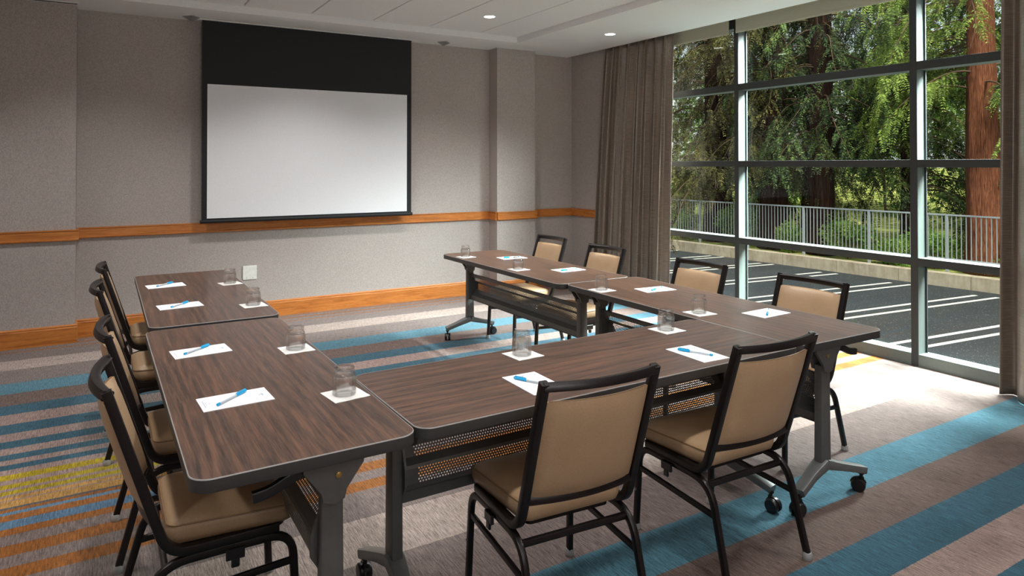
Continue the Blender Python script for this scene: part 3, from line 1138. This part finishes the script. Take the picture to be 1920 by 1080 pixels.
b = nb()
vs = [b.verts.new(p) for p in ((5.5, -25, GZ), (cx_at(-25), -25, GZ), (cx_at(45), 45, GZ), (5.5, 45, GZ))]
b.faces.new(vs)
struct('parking_lot_ground', b, M['asphalt'])
b = nb(); box(b, 5.5, 5.56, -25, 45, GZ, -.1); struct('wall_exterior', b, M['concrete'])
yy = [(8.55, 8.33), (7.49, 7.30), (6.40, 6.19), (5.35, 5.12), (4.29, 4.08), (3.2, 3.0), (2.1, 1.9), (9.6, 9.4), (10.7, 10.5), (11.8, 11.6)]
for a, c in yy:
    for q, yv in enumerate((a, c)):
        ye = yv * 1.8
        x1 = 16.92 if q == 0 else 17.05
        b = nb()
        x0 = 9.5
        y0 = ye + .1 * (x1 - x0)
        vs = [b.verts.new(p) for p in ((x0, y0 - .05, GZ + .004), (x1, ye - .05, GZ + .004), (x1, ye + .05, GZ + .004), (x0, y0 + .05, GZ + .004))]
        b.faces.new(vs)
        struct('road_marking_line', b, M['linepaint'])
# kerb wall with joints
b = nb()
for k in range(-10, 24):
    ya, yc = k * 1.62, (k + 1) * 1.62 - .012
    x0, x1 = cx_at(ya), cx_at(yc)
    lo = [(x0, ya, GZ), (x1, yc, GZ), (x1 + .32, yc, GZ), (x0 + .32, ya, GZ)]
    loft(b, [lo, [(x, y, -1.09) for x, y, z in lo]])
struct('kerb', b, M['concrete'])
# railing: posts and picket bays
fz0, fz1 = -.78, .295


def fx_at(y):
    return 17.70 - .05 * (y - 12.3)


py = [1.19 + 1.9 * k for k in range(0, 13)]
fen = empty('metal_fence', (0, 0, -1.09)); tag(fen, 'grey galvanised picket railing along the low concrete wall outside', 'fence')
for y in py:
    b = nb(); box(b, fx_at(y) - .03, fx_at(y) + .03, y - .03, y + .03, -.1, 1.37 + .03, .004, 1); obj('post', b, M['fence'], fen)
for ya, yc in zip(py[:-1], py[1:]):
    b = nb()
    xa, xc = fx_at(ya), fx_at(yc)
    for z in (fz0 + 1.09, fz1 + 1.09):
        sweep(b, [(xa, ya + .03, z), (xc, yc - .03, z)], rectprof(.04, .04, .004, 1), (0, 0, 1))
    n = 17
    for k in range(1, n + 1):
        t = k / (n + 1)
        x, y = xa + (xc - xa) * t, ya + (yc - ya) * t
        box(b, x - .009, x + .009, y - .009, y + .009, fz0 + 1.09, fz1 + 1.09)
    obj('picket_panel', b, M['fence'], fen)
# hillside
b = nb()
nx, ny = 24, 40
g = []
for i in range(nx + 1):
    row = []
    for j in range(ny + 1):
        u = i / nx
        y = -15 + 70 * j / ny
        x = cx_at(y) + .3 + 34 * u
        z = -1.2 + .5 * math.sin(x * .7 + y * .3) * min(1, u * 6) * .25 + max(0, x - 22) * .09
        row.append(b.verts.new((x, y, z)))
    g.append(row)
for i in range(nx):
    for j in range(ny):
        b.faces.new((g[i][j], g[i + 1][j], g[i + 1][j + 1], g[i][j + 1]))
struct('ground_hillside', b, M['hill'], 180)


# ------------------------------------------------------------------ vegetation
def mesh_np(name, V, Fq, mats, parent):
    me = bpy.data.meshes.new(name)
    nv, nf = len(V), len(Fq)
    me.vertices.add(nv)
    me.vertices.foreach_set('co', V.astype(np.float32).ravel())
    me.loops.add(nf * 4)
    me.loops.foreach_set('vertex_index', Fq.astype(np.int32).ravel())
    me.polygons.add(nf)
    me.polygons.foreach_set('loop_start', np.arange(0, nf * 4, 4, dtype=np.int32))
    me.polygons.foreach_set('loop_total', np.full(nf, 4, dtype=np.int32))
    me.update(calc_edges=True)
    me.validate()
    for m in mats:
        me.materials.append(m)
    o = bpy.data.objects.new(name, me)
    C.objects.link(o)
    if parent:
        o.parent = parent
    return o


def leaf_quads(P, Dv, Nv, ln, wd):
    """diamond leaves: base P, direction Dv, width direction from Nv"""
    W = np.cross(Dv, Nv)
    W /= np.linalg.norm(W, axis=1, keepdims=True) + 1e-9
    V = np.empty((len(P), 4, 3))
    V[:, 0] = P
    V[:, 1] = P + Dv * (ln * .45)[:, None] + W * (wd * .5)[:, None]
    V[:, 2] = P + Dv * ln[:, None]
    V[:, 3] = P + Dv * (ln * .45)[:, None] - W * (wd * .5)[:, None]
    Fq = np.arange(len(P) * 4).reshape(-1, 4)
    return V.reshape(-1, 3), Fq


def unit(a):
    return a / (np.linalg.norm(a, axis=-1, keepdims=True) + 1e-9)


def redwood(x, y, d0, d1, h, label, bark, needle, nbr, zmin, lmin, lmax, seed, lean=(0, 0), azbias=None, base=-1.3, leafk=1.0):
    rg = np.random.default_rng(seed)
    root = empty('redwood_tree', (x, y, base))
    tag(root, label, 'tree', 'redwood trees beyond the fence')
    # trunk
    b = nb()
    rings = []
    n, nz = 28, 26
    for j in range(nz + 1):
        t = j / nz
        z = h * t
        r = (d0 * (1 - t) + d1 * t) / 2 * (1 + .12 * math.exp(-z / .5))
        ring = []
        for k in range(n):
            a = 2 * PI * k / n
            rr = r * (1 + .05 * math.sin(7 * a + z * .5) + .03 * math.sin(13 * a - z * .9))
            ring.append((rr * math.cos(a) + lean[0] * t * h, rr * math.sin(a) + lean[1] * t * h, z))
        rings.append(ring)
    loft(b, rings)
    obj('trunk', b, bark, root, 180)
    # limbs and sprays
    VB, FB, nvb = [], [], 0
    P, Dl, Nl, LN, WD = [], [], [], [], []
    for i in range(nbr):
        z = zmin + (h - zmin) * ((i + rg.random()) / nbr) ** 1.0
        az = rg.random() * 2 * PI if azbias is None else azbias + rg.normal(0, .75)
        L = rg.uniform(lmin, lmax)
        m = 12
        s = np.linspace(0, 1, m)
        up = rg.uniform(.0, .35)
        drp = rg.uniform(.5, 1.1)
        rad = d0 * .3 + L * s * (1 - .15 * s)
        zz = z + L * (up * s - drp * s * s)
        wig = .12 * L * np.sin(s * rg.uniform(2, 5) + rg.random() * 6) * s
        bx = np.cos(az) * rad - np.sin(az) * wig + lean[0] * z
        by = np.sin(az) * rad + np.cos(az) * wig + lean[1] * z
        B = np.stack([bx, by, zz], 1)
        # limb tube, four sided
        rr = .028 * (1 - s * .85) * L / 2.5
        T = unit(np.gradient(B, axis=0))
        A1 = unit(np.cross(T, np.array([[0, 0, 1.0]])))
        A2 = np.cross(T, A1)
        ring = np.stack([B + A1 * rr[:, None], B + A2 * rr[:, None], B - A1 * rr[:, None], B - A2 * rr[:, None]], 1)
        VB.append(ring.reshape(-1, 3))
        for j in range(m - 1):
            for k in range(4):
                FB.append((nvb + j * 4 + k, nvb + j * 4 + (k + 1) % 4, nvb + (j + 1) * 4 + (k + 1) % 4, nvb + (j + 1) * 4 + k))
        nvb += m * 4
        # branchlets
        nbl = int(24 * L / 2.5)
        for q in range(nbl):
            t = rg.uniform(.18, 1.0)
            p = np.array([np.interp(t, s, B[:, c]) for c in range(3)])
            tan = np.array([np.interp(t, s, T[:, c]) for c in range(3)])
            side = unit(np.cross(tan, np.array([0, 0, 1.0]))) * rg.choice([-1, 1])
            dr = unit(tan * rg.uniform(.3, .9) + side * rg.uniform(.4, 1.0) + np.array([0, 0, rg.uniform(-.8, .05)]))
            bl = rg.uniform(.3, .75)
            k = 15
            u = np.linspace(.08, 1, k)
            pts = p + dr * (bl * u)[:, None] + np.array([0, 0, -1.0]) * (bl * .45 * u ** 2)[:, None]
            td = unit(np.gradient(pts, axis=0))
            sd = unit(np.cross(td, np.array([0, 0, 1.0]) + rg.normal(0, .25, 3)))
            for sg in (-1, 1):
                dl = unit(td * .75 + sd * sg + rg.normal(0, .18, (k, 3)))
                P.append(pts); Dl.append(dl)
                Nl.append(np.cross(td, sd) + rg.normal(0, .3, (k, 3)))
                LN.append((.13 * (1.1 - .6 * u) * rg.uniform(.8, 1.2, k)) * leafk)
                WD.append(rg.uniform(.020, .034, k) * leafk)
    V, Fq = leaf_quads(np.concatenate(P), np.concatenate(Dl), np.concatenate(Nl), np.concatenate(LN), np.concatenate(WD))
    mesh_np('foliage', V, Fq, [needle], root)
    mesh_np('limb', np.concatenate(VB), np.array(FB), [M['twig']], root)
    return root


N1, N2 = M['needle'], M['needle2']
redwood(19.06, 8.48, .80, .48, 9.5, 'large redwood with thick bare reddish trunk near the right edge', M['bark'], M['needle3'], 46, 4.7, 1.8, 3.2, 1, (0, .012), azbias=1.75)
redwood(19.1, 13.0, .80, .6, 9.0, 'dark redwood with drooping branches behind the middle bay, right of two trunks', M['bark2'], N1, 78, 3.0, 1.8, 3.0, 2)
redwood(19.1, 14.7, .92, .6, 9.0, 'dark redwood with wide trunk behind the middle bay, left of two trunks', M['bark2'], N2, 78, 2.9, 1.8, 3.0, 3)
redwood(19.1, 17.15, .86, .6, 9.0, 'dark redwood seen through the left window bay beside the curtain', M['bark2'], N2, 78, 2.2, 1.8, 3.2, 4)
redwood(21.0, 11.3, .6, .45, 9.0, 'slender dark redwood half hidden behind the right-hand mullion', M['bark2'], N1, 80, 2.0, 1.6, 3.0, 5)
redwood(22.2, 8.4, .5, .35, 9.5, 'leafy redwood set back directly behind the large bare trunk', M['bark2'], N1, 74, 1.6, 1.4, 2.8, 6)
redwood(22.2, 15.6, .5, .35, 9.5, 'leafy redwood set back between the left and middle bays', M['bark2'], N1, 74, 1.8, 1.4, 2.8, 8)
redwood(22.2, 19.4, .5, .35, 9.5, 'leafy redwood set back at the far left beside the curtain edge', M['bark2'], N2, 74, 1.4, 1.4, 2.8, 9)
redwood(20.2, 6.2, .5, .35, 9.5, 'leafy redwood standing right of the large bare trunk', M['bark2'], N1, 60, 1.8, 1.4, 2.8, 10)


def leafy(name, label, cat, group, x, y, z, rx, ry, rz, n, ln, mat, seed, stem=True):
    rg = np.random.default_rng(seed)
    root = empty(name, (x, y, z))
    tag(root, label, cat, group)
    # clumps
    nc = max(8, n // 260)
    cc = unit(rg.normal(0, 1, (nc, 3))) * (rg.random((nc, 1)) ** .45) * np.array([rx, ry, rz]) + np.array([0, 0, rz * .95])
    idx = rg.integers(0, nc, n)
    P = cc[idx] + unit(rg.normal(0, 1, (n, 3))) * (rg.random((n, 1)) ** .4) * np.array([rx, ry, rz]) * .42
    P[:, 2] = np.maximum(P[:, 2], .02)
    Dv = unit(rg.normal(0, 1, (n, 3)) + np.array([0, 0, .2]))
    V, Fq = leaf_quads(P, Dv, rg.normal(0, 1, (n, 3)), rg.uniform(.7, 1.3, n) * ln, rg.uniform(.35, .55, n) * ln)
    mesh_np('foliage', V, Fq, [mat], root)
    b = nb()
    for k in range(7 if stem else 1):
        c = cc[k % nc]
        sweep(b, [(0, 0, -.1), tuple(c * np.array([.3, .3, .45])), tuple(c)], circ(.012 * max(1, rz), 5), (1, 0, 0))
    obj('stem', b, M['twig'], root)
    return root


bl = [(18.6, 19.6, .8, 1.0, .7), (18.7, 18.4, .6, .9, .55), (18.9, 16.0, .7, .8, .75), (18.7, 13.85, .55, .55, .5), (18.8, 11.9, .7, .8, .65), (18.6, 10.7, .6, .7, .5), (18.9, 9.6, .6, .7, .7), (18.8, 7.3, .6, .7, .6), (18.7, 6.3, .7, .8, .8)]
wh = ['at the far left behind the railing by the curtain', 'second from the curtain behind the railing', 'behind the railing between the left trunk and the wide trunk', 'between the two trunks of the middle bay',
      'just right of the two middle trunks', 'behind the railing at the right end of the middle bay', 'left of the large bare redwood trunk', 'right of the large bare redwood trunk', 'farthest right behind the curtain edge']
for i, ((x, y, rx, ry, rz), w) in enumerate(zip(bl, wh)):
    leafy('leafy_shrub', 'bright green leafy shrub ' + w, 'shrub', 'shrubs behind the railing', x, y, -1.2, rx, ry, rz, 2600, .085, M['bush'], 40 + i)
fl = [(27, 5.5), (28, 9.2), (27, 12.8), (28.5, 16.4), (27, 20), (29, 24), (28, 28.5), (28, 33)]
fw = ['farthest right', 'behind the large bare trunk', 'behind the right end of the middle bay', 'behind the gap right of the middle trunks', 'behind the two middle trunks', 'behind the left end of the middle bay', 'behind the left bay', 'farthest left by the curtain']
for i, ((x, y), w) in enumerate(zip(fl, fw)):
    leafy('broadleaf_tree', 'pale green broadleaf tree on the slope, ' + w, 'tree', 'trees on the slope behind the redwoods', x, y, -.9, 2.0, 2.4, 4.2, 5200, .27, M['far'], 60 + i, False)

# ------------------------------------------------------------------ light
w = bpy.data.worlds.new('sky')
S.world = w
w.use_nodes = True
nt = w.node_tree
bg = nt.nodes['Background']
sky = nt.nodes.new('ShaderNodeTexSky')
sky.sky_type = 'NISHITA'
sky.sun_disc = False
sky.sun_elevation = R(60)
sky.sun_rotation = R(120)
sky.air_density = 1.0
sky.dust_density = 3.0
mixn = nt.nodes.new('ShaderNodeMix'); mixn.data_type = 'RGBA'
mixn.inputs[0].default_value = .5
hs = nt.nodes.new('ShaderNodeVectorMath'); hs.operation = 'SCALE'
nt.links.new(sky.outputs[0], hs.inputs[0]); hs.inputs['Scale'].default_value = .16
nt.links.new(hs.outputs[0], mixn.inputs[6]); mixn.inputs[7].default_value = (1, 1, 1, 1)
nt.links.new(mixn.outputs[2], bg.inputs['Color'])
bg.inputs['Strength'].default_value = 1.1


def light(name, typ, loc, energy, col=(1, 1, 1), **kw):
    ld = bpy.data.lights.new(name, typ)
    ld.energy = energy
    ld.color = col
    for k, v in kw.items():
        setattr(ld, k, v)
    o = bpy.data.objects.new(name, ld)
    C.objects.link(o)
    o.location = loc
    return o


def aim(o, d):
    o.rotation_euler = Vector(d).to_track_quat('-Z', 'Y').to_euler()


sun = light('sun', 'SUN', (12, 0, 12), 6.8, (1, .95, .86), angle=R(12))
aim(sun, (.30, .48, -.84))
WARM = (1, .98, .965)
for x in (-1.6, .1, 1.7, 3.25):
    for y in (-.9, 1.3, 3.5, 5.73):
        l = light('downlight_lamp', 'SPOT', (x, y, ZP - .03), {-.9: 14, 1.3: 64, 3.5: 96, 5.73: 122 * {-1.6: .4, .1: .55, 1.7: .92, 3.25: .9}[x]}[y], WARM, spot_size=R(125), spot_blend=.8, shadow_soft_size=.09)
for y in (1.2, 3.4, 5.57):
    light('downlight_lamp', 'SPOT', (4.624, y, ZS - .03), 9, WARM, spot_size=R(125), spot_blend=.8, shadow_soft_size=.08)
fl_ = light('added_front_fill', 'AREA', (.2, -1.2, 2.6), 8, (1, .975, .95), shape='RECTANGLE', size=2.4, size_y=1.4)  # added fill behind the camera, not a fixture of the room
aim(fl_, (.4, .8, -.3))
up_ = light('added_ceiling_fill', 'AREA', (.9, -.9, 1.7), 60, (1, .98, .96), shape='RECTANGLE', size=1.6, size_y=1.2)  # added unseen lamp aimed up to brighten the ceiling
aim(up_, (.35, .55, 1))
# added area lamps outside, standing in for daylight through the window wall
dl_ = light('added_daylight_area', 'AREA', (7.6, 1.8, 4.8), 2700, (.93, .98, 1), shape='RECTANGLE', size=4.6, size_y=1.6, spread=R(110))
aim(dl_, (-3.2, 2.2, -3.3))
dz_ = light('added_daylight_area', 'AREA', (6.45, 3.3, 5.2), 2300, (.97, 1, .98), shape='RECTANGLE', size=5.0, size_y=.9, spread=R(120))
aim(dz_, (-1.5, .0, -5.2))

# ------------------------------------------------------------------ render look
S.view_settings.view_transform = 'Standard'
S.view_settings.look = 'None'
S.view_settings.exposure = .14
S.cycles.use_denoising = True
S.cycles.max_bounces = 10
S.cycles.diffuse_bounces = 4
S.cycles.glossy_bounces = 4
S.cycles.transmission_bounces = 10
S.cycles.transparent_max_bounces = 14
S.cycles.caustics_reflective = False
S.cycles.caustics_refractive = False
S.cycles.sample_clamp_indirect = 4
